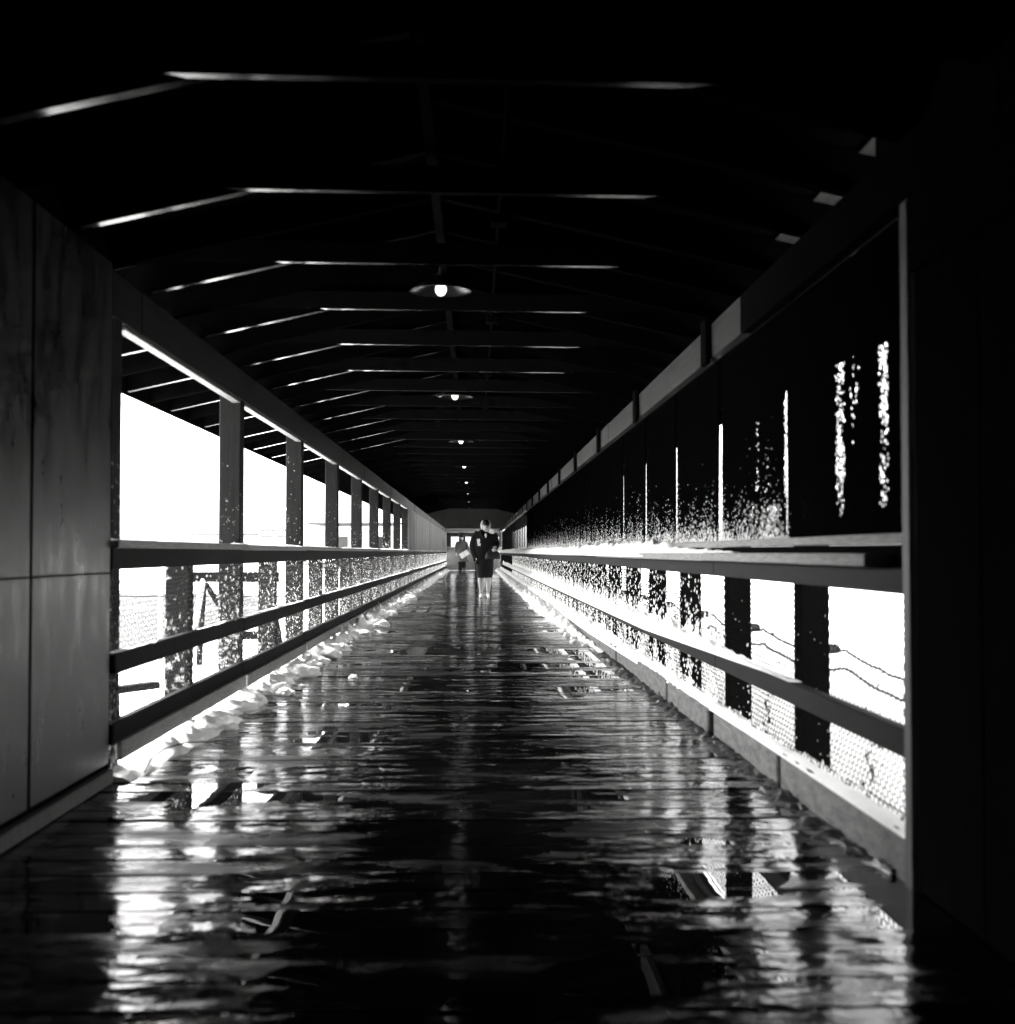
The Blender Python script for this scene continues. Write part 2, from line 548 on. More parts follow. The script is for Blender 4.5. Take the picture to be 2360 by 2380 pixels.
# ------------------------------------------------------------------ roof
roof = tag(empty('walkway_roof', (0, 0, 0)), 'dark gabled wooden roof with open rafters above the plank walkway', 'roof')
def rz(x):
    return EAVE_Z + SLOPE * ((x - LX) if x < RIDGE_X else (RX - x + (-LX + RIDGE_X) - (RX - RIDGE_X)) )
L_OUT, R_OUT = -2.30, 1.99
zr = EAVE_Z + SLOPE * (RIDGE_X - LX)
SR = (zr - EAVE_Z) / (RX - RIDGE_X)
def rzl(x): return zr - SLOPE * (RIDGE_X - x)
def rzr(x): return zr - SR * (x - RIDGE_X)
RD, RT = 0.15, 0.05
def rafter_mesh(side, under):
    xo, f = (L_OUT, rzl) if side < 0 else (R_OUT, rzr)
    xi = RIDGE_X + side * 0.022
    pts = [(xi, f(xi)), (xo, f(xo)), (xo, f(xo) + RD), (xi, f(xi) + RD)]
    vs = [(x, s * RT / 2, z) for s in (-1, 1) for (x, z) in pts]
    me = mesh('rafter', vs, [(0, 1, 2, 3), (7, 6, 5, 4), (0, 4, 5, 1), (1, 5, 6, 2), (2, 6, 7, 3), (3, 7, 4, 0)])
    me.materials.append(M['rafter_side']); me.materials.append(M[under])
    me.polygons[2].material_index = 1
    return me
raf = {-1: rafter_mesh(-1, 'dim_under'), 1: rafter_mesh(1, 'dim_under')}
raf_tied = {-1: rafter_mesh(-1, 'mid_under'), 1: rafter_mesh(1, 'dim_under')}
TIE_Z = 2.325
tie_half_l = (TIE_Z + 0.02 - (zr + RD)) / SLOPE
xa = RIDGE_X - (zr + RD - TIE_Z - 0.10) / SLOPE
xb = RIDGE_X + (zr + RD - TIE_Z - 0.10) / SR
tie_me = mesh('tie_beam', boxv(-1.40, 1.06, -0.02, 0.02, -0.0, 0.10), BOXF)
# tie ends cut to the roof slope
for v in tie_me.vertices:
    if v.co.z > 0.05:
        v.co.x += 0.22 if v.co.x < 0 else -0.22
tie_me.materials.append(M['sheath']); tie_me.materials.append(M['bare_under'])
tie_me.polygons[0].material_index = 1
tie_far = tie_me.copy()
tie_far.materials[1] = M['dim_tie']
far_raf = MB()
k0 = -15
for k in range(k0, 103):
    y = 5.04 + 0.61 * k
    jit = random.uniform(-0.02, 0.02)
    if y > DECK_END: break
    tied = k % 2 == 0
    if -1.0 < y < 42:
        for s in (-1, 1):
            link('rafter', (raf_tied if tied and y < 17 else raf)[s], None, roof, (0, y + jit, random.uniform(-0.004, 0.004)))
        if tied:
            link('tie_beam', tie_me if y < 11 else tie_far, None, roof, (0, y + jit - 0.047, TIE_Z + random.uniform(-0.008, 0.008)), (0, R(0.55 + random.uniform(-0.15, 0.15)), 0))
    else:
        for s in (-1, 1):
            far_raf.add([(v.co.x, v.co.y + y, v.co.z) for v in raf[s].vertices], [tuple(p.vertices) for p in raf[s].polygons])
        if tied:
            far_raf.add([(v.co.x, v.co.y + y - 0.047, v.co.z + TIE_Z) for v in tie_me.vertices], [tuple(p.vertices) for p in tie_me.polygons])
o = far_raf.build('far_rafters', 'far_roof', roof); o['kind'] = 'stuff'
block('ridge_board', roof, RIDGE_X - 0.02, RIDGE_X + 0.02, -6.2, DECK_END + 0.2, zr - 0.03, zr + RD + 0.02, 'sheath', 0.003)
for s, xo, f in ((-1, L_OUT, rzl), (1, R_OUT, rzr)):
    z0, z1 = f(xo) + RD, zr + RD
    e = 0.03
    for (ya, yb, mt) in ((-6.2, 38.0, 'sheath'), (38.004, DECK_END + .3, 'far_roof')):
        vs = [(xo - e if s < 0 else xo + e, ya, z0 + 0.003), (RIDGE_X, ya, z1 + 0.003), (RIDGE_X, yb, z1 + 0.003), (xo - e if s < 0 else xo + e, yb, z0 + 0.003)]
        vs += [(v[0], v[1], v[2] + 0.03) for v in vs]
        link('roof_sheathing', mesh('sheathing', vs, BOXF), mt, roof)
    vs = [(xo - e if s < 0 else xo + e, -6.2, z0 + 0.033), (RIDGE_X, -6.2, z1 + 0.033), (RIDGE_X, DECK_END + .3, z1 + 0.033), (xo - e if s < 0 else xo + e, DECK_END + .3, z0 + 0.033)]
    xi_ = LX - 0.06 if s < 0 else RX + 0.06
    sv = [(xo, -6.1, f(xo) + RD - 0.006), (xi_, -6.1, f(xi_) + RD - 0.006), (xi_, DECK_END, f(xi_) + RD - 0.006), (xo, DECK_END, f(xo) + RD - 0.006)]
    sv += [(v[0], v[1], v[2] + 0.004) for v in sv]
    link('eave_tone_strip', mesh('eave_tone_strip', sv, BOXF), 'soffit_dark' if s < 0 else 'soffit', roof)
    # fascia along the eaves
    block('fascia', roof, xo - 0.026 if s < 0 else xo + 0.002, xo - 0.002 if s < 0 else xo + 0.026, -6.2, DECK_END + .2, f(xo) - 0.015, f(xo) + RD, 'roof', 0.003)
    # snow on the roof, hidden from inside
    vs = [(v[0], v[1], v[2] + 0.005) for v in vs[:4]] + [(v[0], v[1], v[2] + 0.10) for v in vs[:4]]
    so = link('roof_snow', mesh('roof_snow', vs, BOXF), 'snow', roof)
# eave beams in lengths
for y0 in [-6.1 + 3.05 * i for i in range(25)]:
    y1 = min(y0 + 3.045, DECK_END)
    if y0 > DECK_END - 0.5: break
    off = random.uniform(-0.004, 0.004)
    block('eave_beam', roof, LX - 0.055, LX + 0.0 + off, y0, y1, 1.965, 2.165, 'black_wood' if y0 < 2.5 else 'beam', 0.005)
    block('eave_beam', roof, RX - 0.0 + off, RX + 0.055, y0, y1, 1.985, 2.165, 'black_wood' if y0 < 2.5 else ('black_wood' if y0 < 5 else 'beam_right'), 0.005)  # near lengths blackened to hold the shade they lie in
    if y0 > 5:
        block('plate_board', roof, LX - 0.058, LX - 0.003, y0 + 0.19 - 0.45, y0 + 3.05 - 0.47, 1.945, 1.963, 'plate', 0.003)

# ------------------------------------------------------------------ lamps
def shade_mesh():
    prof = [(0.022, 0.075), (0.05, 0.07), (0.10, 0.045), (0.15, 0.015), (0.168, 0.0), (0.163, 0.0), (0.146, 0.009), (0.098, 0.036), (0.05, 0.058), (0.02, 0.062)]
    n = 28
    vs = [(r * math.cos(2 * math.pi * k / n), r * math.sin(2 * math.pi * k / n), z) for (r, z) in prof for k in range(n)]
    fs = [(i * n + k, i * n + (k + 1) % n, (i + 1) * n + (k + 1) % n, (i + 1) * n + k) for i in range(len(prof) - 1) for k in range(n)]
    me = mesh('lamp_shade', vs, fs)
    me.materials.append(M['shade_out']); me.materials.append(M['enamel'])
    for p in me.polygons:
        p.use_smooth = True
        p.material_index = 1 if p.index >= 4 * n else 0
    return me
shade = shade_mesh()
bulb = MB().ball((0, 0, 0.012), (0.031, 0.031, 0.036), 16, 10).tube([(0, 0, 0.03), (0, 0, 0.072)], [0.024, 0.016], 12).mesh('bulb')
for p in bulb.polygons: p.use_smooth = True
bulb.materials.append(M['bulb'])
LZ = 2.375
stem = MB().tube([(0, 0, 0.066), (0, 0, zr + 0.01 - LZ)], 0.011, 8).tube([(0, 0, 0.06), (0, 0, 0.10)], [0.03, 0.02], 10).mesh('stem')
stem.materials.append(M['iron'])
ordn = ['nearest', 'second', 'third', 'fourth', 'fifth', 'sixth', 'seventh', 'eighth', 'ninth', 'tenth', 'eleventh', 'twelfth']
for i in range(12):
    y = 7.1 + 4.88 * i
    lab = ('%s hanging lamp with shallow metal shade and white bulb, counted along the ridge' % ordn[i]) if i else 'hanging lamp with shallow metal shade and white bulb, nearest and largest'
    l = tag(empty('pendant_lamp', (RIDGE_X - 0.02, y, LZ)), lab, 'lamp', 'lamps along the ridge')
    link('lamp_shade', shade, None, l)
    link('bulb', bulb, None, l)
    link('stem', stem, None, l)
# a conduit clipped beside the ridge, with boxes
cd = tag(empty('electrical_conduit', (0, 0, 0)), 'thin metal conduit with junction boxes clipped to rafters right of the lamps', 'conduit')
MB().tube([(0.10, -2, rzr(0.10) - 0.012), (0.10, 62, rzr(0.10) - 0.012)], 0.008, 6).build('pipe', 'roof', cd)
for i in range(9):
    y = 5.65 + 2.44 * i
    block('junction_box', cd, 0.065, 0.135, y - 0.05, y + 0.05, rzr(0.10) - 0.06, rzr(0.10) - 0.022, 'roof', 0.004)

# ------------------------------------------------------------------ wire mesh (shared panels)
def hexmesh(w, h, r=0.0011, px=0.048, py=0.046, seed=0, warp=0.006, mat='wire'):
    rnd = random.Random(seed)
    mb = MB()
    pts = {}
    def P(x, z):
        k = (round(x, 4), round(z, 4))
        if k not in pts:
            pts[k] = Vector((warp * nz(x * 2.2, z * 2.2, seed) , x + rnd.uniform(-.002, .002), z + rnd.uniform(-.002, .002) + 0.004 * nz(x * 3, z * 3, seed + 5)))
        return pts[k]
    edges = []
    rows = int(h / (py / 2))
    cols = int(w / px)
    a, bb = py * 0.5 * 0.34, py * 0.5 * 0.66   # vertical twist part, slanted part
    for j in range(rows):
        z = j * (py / 2)
        sh = (px / 2) if j % 2 else 0.0
        for i in range(cols + 1):
            x = i * px + sh
            if x > w: continue
            top = z + a
            edges.append((P(x, z), P(x, top)))
            for s in (-1, 1):
                x2 = x + s * px / 2
                if -1e-6 <= x2 <= w + 1e-6 and j < rows - 1:
                    edges.append((P(x, top), P(x2, z + py / 2)))
    for p, q in edges:
        d = (q - p)
        if d.length < 1e-6: continue
        d.normalize()
        u = Vector((1, 0, 0)); c = d.cross(u).normalized()
        n = len(mb.v)
        for e in (p, q):
            for k in range(3):
                th = 2 * math.pi * k / 3
                mb.v.append(tuple(e + (u * math.cos(th) + c * math.sin(th)) * r))
        for k in range(3):
            k2 = (k + 1) % 3
            mb.f.append((n + k, n + k2, n + 3 + k2, n + 3 + k))
    # selvedge wires
    for z in (0.0, h):
        mb.tube([(warp * nz(x * 2.2, z * 2.2, seed), x, z) for x in [w * i / 8 for i in range(9)]], r * 1.6, 4, False)
    me = mb.mesh('wire_mesh')
    me.materials.append(M[mat])
    return me

def flecks(w, h, n, seed, dens, rmin=0.004, rmax=0.012, flat=0.4, tall=1.3, mat='snow'):
    """snow caught in the mesh: irregular little lumps; dens(y, z) in 0..1"""
    rnd = random.Random(seed)
    mb = MB()
    made = tries = 0
    while made < n and tries < n * 30:
        tries += 1
        y, z = rnd.uniform(0, w), rnd.uniform(0, h)
        if rnd.random() > dens(y, z): continue
        made += 1
        r = rnd.uniform(rmin, rmax) * (0.6 + 0.8 * dens(y, z))
        c = Vector((rnd.uniform(-.004, .004), y, z))
        ax = [Vector((r * flat, 0, 0)), Vector((0, r, 0)), Vector((0, 0, r * tall))]
        vs = []
        for a in ax:
            for s in (-1, 1):
                vs.append(c + a * s * rnd.uniform(0.6, 1.3) + Vector((0, rnd.uniform(-.3, .3) * r, rnd.uniform(-.3, .3) * r)))
        mb.add(vs, [(0, 2, 4), (2, 1, 4), (1, 3, 4), (3, 0, 4), (2, 0, 5), (1, 2, 5), (3, 1, 5), (0, 3, 5)])
    me = mb.mesh('clinging_snow')
    me.materials.append(M[mat])
    return me

BAY = 1.525
low_l = [hexmesh(BAY, 0.80, r=0.0017, seed=s) for s in (1, 2, 3)]
low_r = [hexmesh(BAY, 0.74, r=0.0021, seed=s, mat='dark_wire') for s in (4, 5, 6)]
up_r = [hexmesh(BAY, 0.97, seed=s, mat='dark_wire') for s in (7, 8)]

# ------------------------------------------------------------------ left fence
lf = tag(empty('railing_fence', (LX, 5.5, 0)), 'open railing fence of posts, rails and wire mesh with sky above, left side', 'fence')
def inl(name, x0, x1, y0, y1, z0, z1, mat, bev=0.006, rot=(0, 0, 0)):
    o = block(name, lf, x0, x1, y0, y1, z0, z1, mat, bev, rot)
    o.location = (o.location.x - LX, o.location.y - 5.5, o.location.z)
    return o
Y_L0 = 5.52
i = 0
y = 5.64
while y < DECK_END - 1:
    main = (i % 2 == 0)
    if main:
        o = inl('post', LX - 0.145, LX - 0.002, y, y + 0.14, -0.3, 1.963 if False else 2.16, 'post', 0.008)
        # beam is notched into the post: post stands proud behind it
        o.location.x -= 0.0
    else:
        inl('half_post', LX - 0.135, LX - 0.004, y - 0.0, y + 0.12, -0.3, 0.90, 'post', 0.008)
    i += 1
    y += BAY
# rails in 3.05 m lengths
y = Y_L0
while y < DECK_END - 0.2:
    y1 = min(y + 3.045, DECK_END)
    s = random.uniform(-0.006, 0.006)
    o = inl('cap_board', LX - 0.075, LX + 0.06, y, y1, 0.972 + s, 1.008 + s, 'cap', 0.004, (R(random.uniform(-.12, .12)), 0, 0))
    inl('apron_board', LX + 0.006, LX + 0.034, y + 0.002, y1, 0.885, 0.988, 'rail', 0.004)
    inl('middle_rail', LX + 0.004, LX + 0.05, y + 0.001, y1, 0.445 + s, 0.532 + s, 'rail', 0.006)
    inl('bottom_rail', LX + 0.004, LX + 0.044, y + 0.001, y1, 0.150 + s, 0.243 + s, 'rail', 0.006)
    inl('bottom_batten', LX + 0.046, LX + 0.072, y + 0.03, y1 - 0.05, 0.085 + s, 0.165 + s, 'cap', 0.004)
    y += 3.05
i = 0
y = Y_L0
fl_l = [flecks(BAY, 0.8, 330, 30 + s, lambda y, z: 0.25 + 0.75 * max(0, 0.5 + nz(y * 3, z * 3, 9 + y)) * (1.1 - z), 0.003, 0.008) for s in range(3)]
while y < DECK_END - 0.3:
    p = link('mesh_panel', low_l[i % 3], None, lf, (LX + 0.002 - LX, y - 5.5, 0.09))
    if i > 0:
        q = link('clinging_snow', fl_l[i % 3], None, p, (0.003, 0, 0)); q['kind'] = 'stuff'
    i += 1
    y += BAY
# boarded stretch further on
bw_ = tag(empty('board_wall', (LX - 0.02, 29.9, 1.0)), 'grey vertical board wall closing the far left openings above the railing', 'wall')
y = 29.95
while y < DECK_END - 0.05:
    o = block('board', bw_, 0.024, 0.042 + random.uniform(-.003, .003), y - 29.9, min(y + 0.292, DECK_END) - 29.9, 0.012, 0.962, 'board', 0.004)
    y += 0.298

# ------------------------------------------------------------------ right fence with black boarded upper half
rf = tag(empty('boarded_fence', (RX, 3.95, 0)), 'railing fence with black boarded upper half, wire mesh and snowy rails, right side', 'fence')
def inr(name, x0, x1, y0, y1, z0, z1, mat, bev=0.006, rot=(0, 0, 0)):
    o = block(name, rf, x0, x1, y0, y1, z0, z1, mat, bev, rot)
    o.location = (o.location.x - RX, o.location.y - 3.95, o.location.z)
    return o
YR0 = 5.33
ys_post = [YR0 + BAY * k for k in range(-1, 42) if YR0 + BAY * k < DECK_END - 0.5]
for k, y in enumerate(ys_post):
    far = y > 33.2
    if far:
        inr('post', RX + 0.085, RX + 0.125, y, y + 0.09, -0.4, 1.983, 'black_wood', 0.006)
    elif y < 4: 
        continue
    else:
        inr('post', RX + 0.085, RX + 0.205, y, y + 0.12, -0.4, 1.983, 'black_wood', 0.006)
    if k % 2 == 0 and not far:
        inr('beam_block', RX - 0.035, RX - 0.006, y - 0.01, y + 0.13, 1.95, 2.19, 'black_wood', 0.005)
    elif k % 2 == 0:
        inr('beam_block', RX - 0.03, RX - 0.006, y, y + 0.08, 1.97, 2.18, 'beam', 0.005)
# upper black panels, a slit left open beside every post
for k in range(len(ys_post)):
    y = ys_post[k]
    if y > 32: break
    if y < 6.0: continue
    a, b_ = (y + 0.12, y + BAY + 0.03)
    if y < 4:
        a = 3.96
        b_ = YR0 + 0.03
    g0, g1 = (0.0, 0.0) if y < 5.0 else (random.uniform(0.05, 0.085), random.uniform(0.0, 0.02))
    if abs(y - YR0) < 0.01: g0, g1 = 0.012, 0.0
    x0, x1 = 0.058, 0.072
    vs = [(x0, a + g0, 0.985), (x1, a + g0, 0.985), (x1, b_, 0.985), (x0, b_, 0.985), (x0, a + g1, 1.982), (x1, a + g1, 1.982), (x1, b_, 1.982), (x0, b_, 1.982)]
    vs = [(v[0], v[1] - 3.95, v[2]) for v in vs]
    link('wall_panel', mesh('wall_panel', vs, BOXF), 'tar', rf)
# rails
y = 3.80
n = 0
while y < DECK_END - 0.2:
    y1 = min(y + 3.045, DECK_END)
    s = random.uniform(-0.004, 0.004)
    inr('cap_board', RX - 0.055, RX + 0.05, y if n else 3.98, y1, 0.915 + s, 0.956 + s, 'cap', 0.004)
    inr('base_board', RX + 0.03, RX + 0.056, y + 0.002, y1, 0.985, 1.018, 'cap', 0.004)
    inr('sill_board', RX + 0.034, RX + 0.057, y + 0.002, y1, 0.905, 0.983, 'black_wood', 0.004)
    inr('apron_board', RX + 0.005, RX + 0.04, y + 0.001, y1, 0.835, 0.913, 'rail', 0.004)
    inr('middle_rail', RX + 0.012, RX + 0.058, y + 0.001, y1, 0.355 + s, 0.44 + s, 'rail', 0.006)
    y += 3.05; n += 1
# kerb timbers, one per bay with gaps at the posts
kp = [3.76] + [y + 0.06 for y in ys_post if y > 4]
for k in range(len(kp)):
    a = kp[k]; b_ = kp[k + 1] if k + 1 < len(kp) else DECK_END
    off = random.uniform(-0.012, 0.012)
    inr('kerb_timber', RX - 0.005 + off, RX + 0.11 + off, a + 0.03, b_ - 0.03, -0.01, 0.135 + random.uniform(-.008, .008), 'kerb', 0.01, (0, 0, R(random.uniform(-.2, .2))))
    inr('kerb_block', RX + 0.03, RX + 0.10, b_ - 0.027, b_ + 0.027, -0.02, 0.12, 'kerb', 0.005)
# mesh
y = 3.80
i = 0
def fringe(lo, hi):
    return lambda y, z: min(1.0, math.exp(-z / (lo + hi * max(0, nz(y * 4, lo * 9, 2) + 0.3))) )
fl_up = [flecks(BAY, 0.95, 900, 60 + s, fringe(0.03, 0.085), 0.002, 0.0065, 0.4, 1.8) for s in range(3)]
def dlow(y, z):
    d = 0.10 + 0.9 * math.exp(-z / 0.10) + 1.0 * math.exp(-abs(z - 0.37) / 0.06) + 0.25 * math.exp(-(0.74 - z) / 0.05)
    return min(1.0, d * (0.35 + 1.1 * max(0, 0.4 + nz(y * 5, z * 1.5, 11))))
fl_lo = [flecks(BAY, 0.72, 900, 80 + s, dlow, 0.004, 0.012, 0.45, 1.9) for s in range(3)]
fl_dark = flecks(BAY, 0.72, 260, 98, lambda y, z: 1.0 if z < 0.05 else (0.85 if abs(y - 0.52 - 0.10 * nz(z * 6, 1)) < 0.07 and z < 0.34 else (0.30 if abs(y - 0.42) < 0.05 else 0.03)), 0.004, 0.009, 0.4, 1.2, 'dark_wire')
fl_near = flecks(BAY, 0.72, 150, 99, lambda y, z: 0.9 if z < 0.07 else (0.6 if abs(y - 0.85 - 0.06 * z) < 0.10 and z < 0.45 else 0.07), 0.003, 0.008, 0.4, 1.2)
while y < DECK_END - 0.3:
    p = link('mesh_panel', low_r[i % 3], None, rf, (0.062, y - 3.95, 0.10))
    if i >= 2 and y < 45:
        q = link('clinging_snow', fl_lo[i % 3], None, p, (-0.004, 0, 0)); q['kind'] = 'stuff'
    elif y < 45:
        q = link('clinging_snow', fl_near, None, p, (-0.003, 0, 0)); q['kind'] = 'stuff'
        q = link('caught_debris', fl_dark, None, p, (0.001, 0, 0)); q['kind'] = 'stuff'
    if y < 32:
        p = link('mesh_panel', up_r[i % 2], None, rf, (0.048, y - 3.95, 1.005))
        if i >= 1:
            q = link('clinging_snow', fl_up[i % 3], None, p, (-0.004, 0, 0)); q['kind'] = 'stuff'
    i += 1
    y += BAY
# first two black panels, pierced with added pinhole streaks for beaded glints of light
rnd = random.Random(5)
CY, CZ = 0.0090, 0.0085
STREAK = ((5.472, 0.014, 1.12, 1.60, 0.6), (4.14, 0.045, 1.10, 1.62, 0.34), (4.64, 0.055, 1.09, 1.66, 0.36), (4.46, 0.06, 1.30, 1.72, 0.05), (6.02, 0.030, 1.2, 1.56, 0.16), (5.80, 0.02, 1.15, 1.5, 0.06), (5.75, 0.22, 1.03, 1.16, 0.26), (6.35, 0.35, 1.02, 1.19, 0.34), (5.15, 0.10, 1.05, 1.19, 0.25))
for (a, b_) in ((3.79, YR0 + 0.108), (YR0 + 0.124, YR0 + BAY + 0.03)):
    ny, nzz = int((b_ - a) / CY), int((1.982 - 0.985) / CZ)
    mb = MB()
    idx = {}
    def V(i, j):
        if (i, j) not in idx:
            idx[(i, j)] = len(mb.v)
            mb.v.append((0.060 + 0.003 * nz(i * 0.15, j * 0.05, a), a + (b_ - a) * i / ny - 3.95, 0.985 + (1.982 - 0.985) * j / nzz))
        return idx[(i, j)]
    for i in range(ny):
        for j in range(nzz):
            y, z = a + CY * (i + .5), 0.985 + CZ * (j + .5)
            op = 0.0
            for (yc, wd, z0, z1, pr_) in STREAK:
                if abs(y - yc) < wd and z0 < z < z1:
                    op = max(op, pr_ * (1.0 - 0.6 * abs(y - yc) / wd) * (0.4 + 1.2 * max(0, 0.4 + nz(y * 7, z * 9, yc))))
            if rnd.random() < op: continue
            mb.f.append((V(i, j), V(i, j + 1), V(i + 1, j + 1), V(i + 1, j)))
    o = mb.build('wall_panel', 'tar', rf)
    md = o.modifiers.new('thick', 'SOLIDIFY'); md.thickness = 0.0008; md.offset = -1

# ------------------------------------------------------------------ near walls on either side of the camera
pw = tag(empty('plywood_wall', (LX + 0.03, 5.5, 0)), 'stained grey plywood wall with dark seam, nearest on the left', 'wall')
PX0 = LX + 0.03
seams = [5.5, 4.53, 3.31, 2.09, 0.87, -0.35, -1.57, -2.79, -4.01, -5.23, -6.1]
for k in range(len(seams) - 1):
    a, b_ = seams[k + 1] + 0.014, seams[k] - (0.014 if k else 0.0)
    block('panel', pw, -0.03, 0.0, a - 5.5, b_ - 5.5, 0.085, 0.872, 'ply', 0.003)
    block('panel', pw, -0.03, -0.001, a - 5.5, b_ - 5.5, 0.875, 2.17, 'ply', 0.003)
    block('seam_batten', pw, -0.06, -0.012, seams[k + 1] - 0.02 - 5.5, seams[k + 1] + 0.02 - 5.5, 0.05, 2.17, 'black_wood', 0.002)
block('backing', pw, -0.075, -0.062, -11.6, -0.01, -0.3, 2.17, 'black_wood', 0.003)
block('dark_joint', pw, -0.058, -0.010, -11.6, -0.002, 0.04, 0.10, 'black_wood', 0.002)
block('base_board', pw, -0.03, 0.022, -11.6, 0.0, 0.003, 0.062, 'board', 0.006)
block('corner_trim', pw, -0.058, -0.004, 0.002, 0.022, 0.003, 2.16, 'black_wood', 0.003)

block('frieze_board', pw, -0.075, -0.05, -11.6, 0.2, 2.168, 2.36, 'black_wood', 0.003)
dw = tag(empty('dark_wall', (RX, 3.95, 0)), 'black plank wall with a pale end post, nearest on the right', 'wall')
block('end_post', dw, -0.002, 0.13, -0.235, -0.165, -0.01, 1.98, 'trim', 0.006)
yy = -0.24
while yy > -10.0:
    block('board', dw, 0.012 + random.uniform(0, .004), 0.04, yy - 0.24, yy, 0.0, 1.98, 'black_wood', 0.003)
    yy -= 0.243
block('upper_board', dw, 0.001, 0.03, -10.0, -0.24, 1.98 - 0.22, 1.983, 'black_wood', 0.003)
block('frieze_board', dw, 0.058, 0.08, -10.0, 0.25, 2.0, 2.36, 'black_wood', 0.003)
block('frieze_board', dw, 0.058, 0.08, 0.252, 30.0, 2.0, 2.207, 'black_wood', 0.003)
bk = tag(empty('back_wall', (0, -6.1, 0)), 'dark board wall closing the walkway behind', 'wall')
for k in range(14):
    x = -1.75 + k * 0.25
    block('board', bk, x, x + 0.247, -0.05, -0.02, 0.0, 2.7, 'black_wood', 0.003)

# ------------------------------------------------------------------ end wall
ew = tag(empty('end_wall', (0, DECK_END, 0)), 'end wall of the walkway with gates and bright windows behind the walking man', 'wall')
def ewb(name, x0, x1, z0, z1, mat, y0=0.0, y1=0.06, bev=0.005, parent=None):
    return block(name, parent or ew, x0, x1, y0, y1, z0, z1, mat, bev)
ewb('corner_post', -1.62, -1.52, 0, 2.2, 'trim', -0.06)
ewb('lintel', -1.52, 1.4, 1.99, 2.16, 'end', -0.02)
ewb('gable', -1.9, 1.6, 2.163, 2.75, 'far_roof', 0.0, 0.05)
ewb('dark_box', -1.40, -1.18, 1.80, 1.93, 'end_dark', -0.12, -0.02)
ewb('dark_box', -0.62, -0.30, 1.83, 1.95, 'end_dark', -0.12, -0.02)
for (x0, x1, w0, w1) in ((-1.515, -0.83, -1.27, -0.88), (-0.70, 0.02, -0.52, -0.1), (0.06, 0.72, 0.14, 0.55), (0.76, 1.35, 0.85, 1.2)):
    d = ewb('gate', x0, x1, 0.015, 1.215, 'end', 0.0, 0.045)
    for z in (0.06, 0.45, 0.80, 1.12):
        block('cross_board', d, (x0 + 0.02) - (x0 + x1) / 2, (x1 - 0.02) - (x0 + x1) / 2, -0.045, -0.0235, z - 0.015, z + 0.055 - 0.015, 'end', 0.003)
    ewb('upper_panel', x0, w0 - 0.004, 1.22, 1.985, 'end_dark')
    ewb('upper_panel', w1 + 0.004, x1, 1.22, 1.985, 'end_dark')
    ewb('upper_panel', w0 - 0.002, w1 + 0.002, 1.745, 1.984, 'end_dark', 0.003, 0.055)
    ewb('glazing_bar', w0 - 0.003, w1 + 0.003, 1.47, 1.495, 'end', 0.01, 0.04, 0.002)
for x in (-0.765, 0.04, 0.74):
    ewb('gate_post', x - 0.07, x + 0.068, 0, 1.99, 'end_dark', -0.05, 0.07)

# ------------------------------------------------------------------ snow
def left_bank(y):
    far = min(1, max(0, (y - 6) / 10))
    w = 0.08 + 0.08 * far + 0.10 * nz(y * 1.3, 2.2) + 0.08 * nz(y * 5, 8.2) + 0.04 * nz(y * 13, 4.2)
    if y < 7.6: w = 0.07 + 0.04 * nz(y * 4, 1.0) + 0.05 * (y - 5.6)
    h = 0.035 + 0.055 * far * (1 + nz(y * 2.1, 5)) + 0.05 * max(0, nz(y * 3.7, 9))
    return (LX - 0.14, LX + max(0.05, w + 0.06), -0.005, max(0.015, h))
drift('snow_bank', 5.53, 66.5, 0.025, left_bank, 'ragged bank of wet snow along the foot of the left railing', m=19, rag=0.4)
def right_rail_snow(y):
    k = min(1, max(0, (y - 6.3) / 3.5))
    return (RX - 0.065 * k - 0.0, RX + 0.058, 0.95 - 0.025 * k, 0.008 + (0.10 + 0.025 * nz(y * .6, 4)) * k)
drift('rail_snow', 6.3, 67.5, 0.08, right_rail_snow, 'smooth drift of snow lying along the right hand rail')
def right_mid_snow(y):
    k = min(1, max(0, (y - 5.6) / 4.0))
    return (RX + 0.006 - 0.018 * k, RX + 0.06, 0.443 - 0.05 * k, (0.001 + 0.10 * min(1, k * 1.3)) * (1 + 0.5 * nz(y * 2, 3)))
drift('rail_snow', 5.2, 60.0, 0.05, right_mid_snow, 'thick snow caught on the right middle rail behind the mesh')
def right_kerb_snow(y):
    k = min(1, max(0, (y - 6) / 8.0))
    return (RX + 0.0 - 0.03 * k, RX + 0.115, 0.13 - 0.04 * k, 0.016 + 0.085 * k * (1 + 0.5 * nz(y * 1.5, 6)))
drift('kerb_snow', 3.80, 67.0, 0.06, right_kerb_snow, 'white ridge of snow on top of the right kerb timbers')
def right_slush(y):
    k = min(1, max(0, (y - 12) / 8.0))
    return (RX - 0.03 - 0.22 * k - 0.10 * k * nz(y * 1.1, 6) - 0.04 * max(0, nz(y * 4, 1)), RX + 0.01, -0.01, 0.014 + 0.10 * k + 0.02 * nz(y * 3, 2))
drift('snow_bank', 12.5, 67.0, 0.06, right_slush, 'snow heaped against the far right kerb spilling onto the deck', m=13, rag=0.6)
def kerb_slush(y):
    tp = min(1.0, max(0.0, (y - 3.9) / 0.7))
    return (RX - 0.01 - tp * (0.10 + 0.06 * nz(y * 2.2, 3) + 0.06 * nz(y * 9, 5)), RX + 0.02, -0.010, 0.017 + 0.008 * nz(y * 6, 2))
drift('slush', 3.9, 12.4, 0.018, kerb_slush, 'grey slush lying along the foot of the near right kerb', mat='slush', m=21, rag=1.2)
def left_cap_snow(y):
    return (LX - 0.07, LX + 0.052, 1.006, 0.008 + 0.010 * max(-.5, nz(y * 1.2, 6.6)))
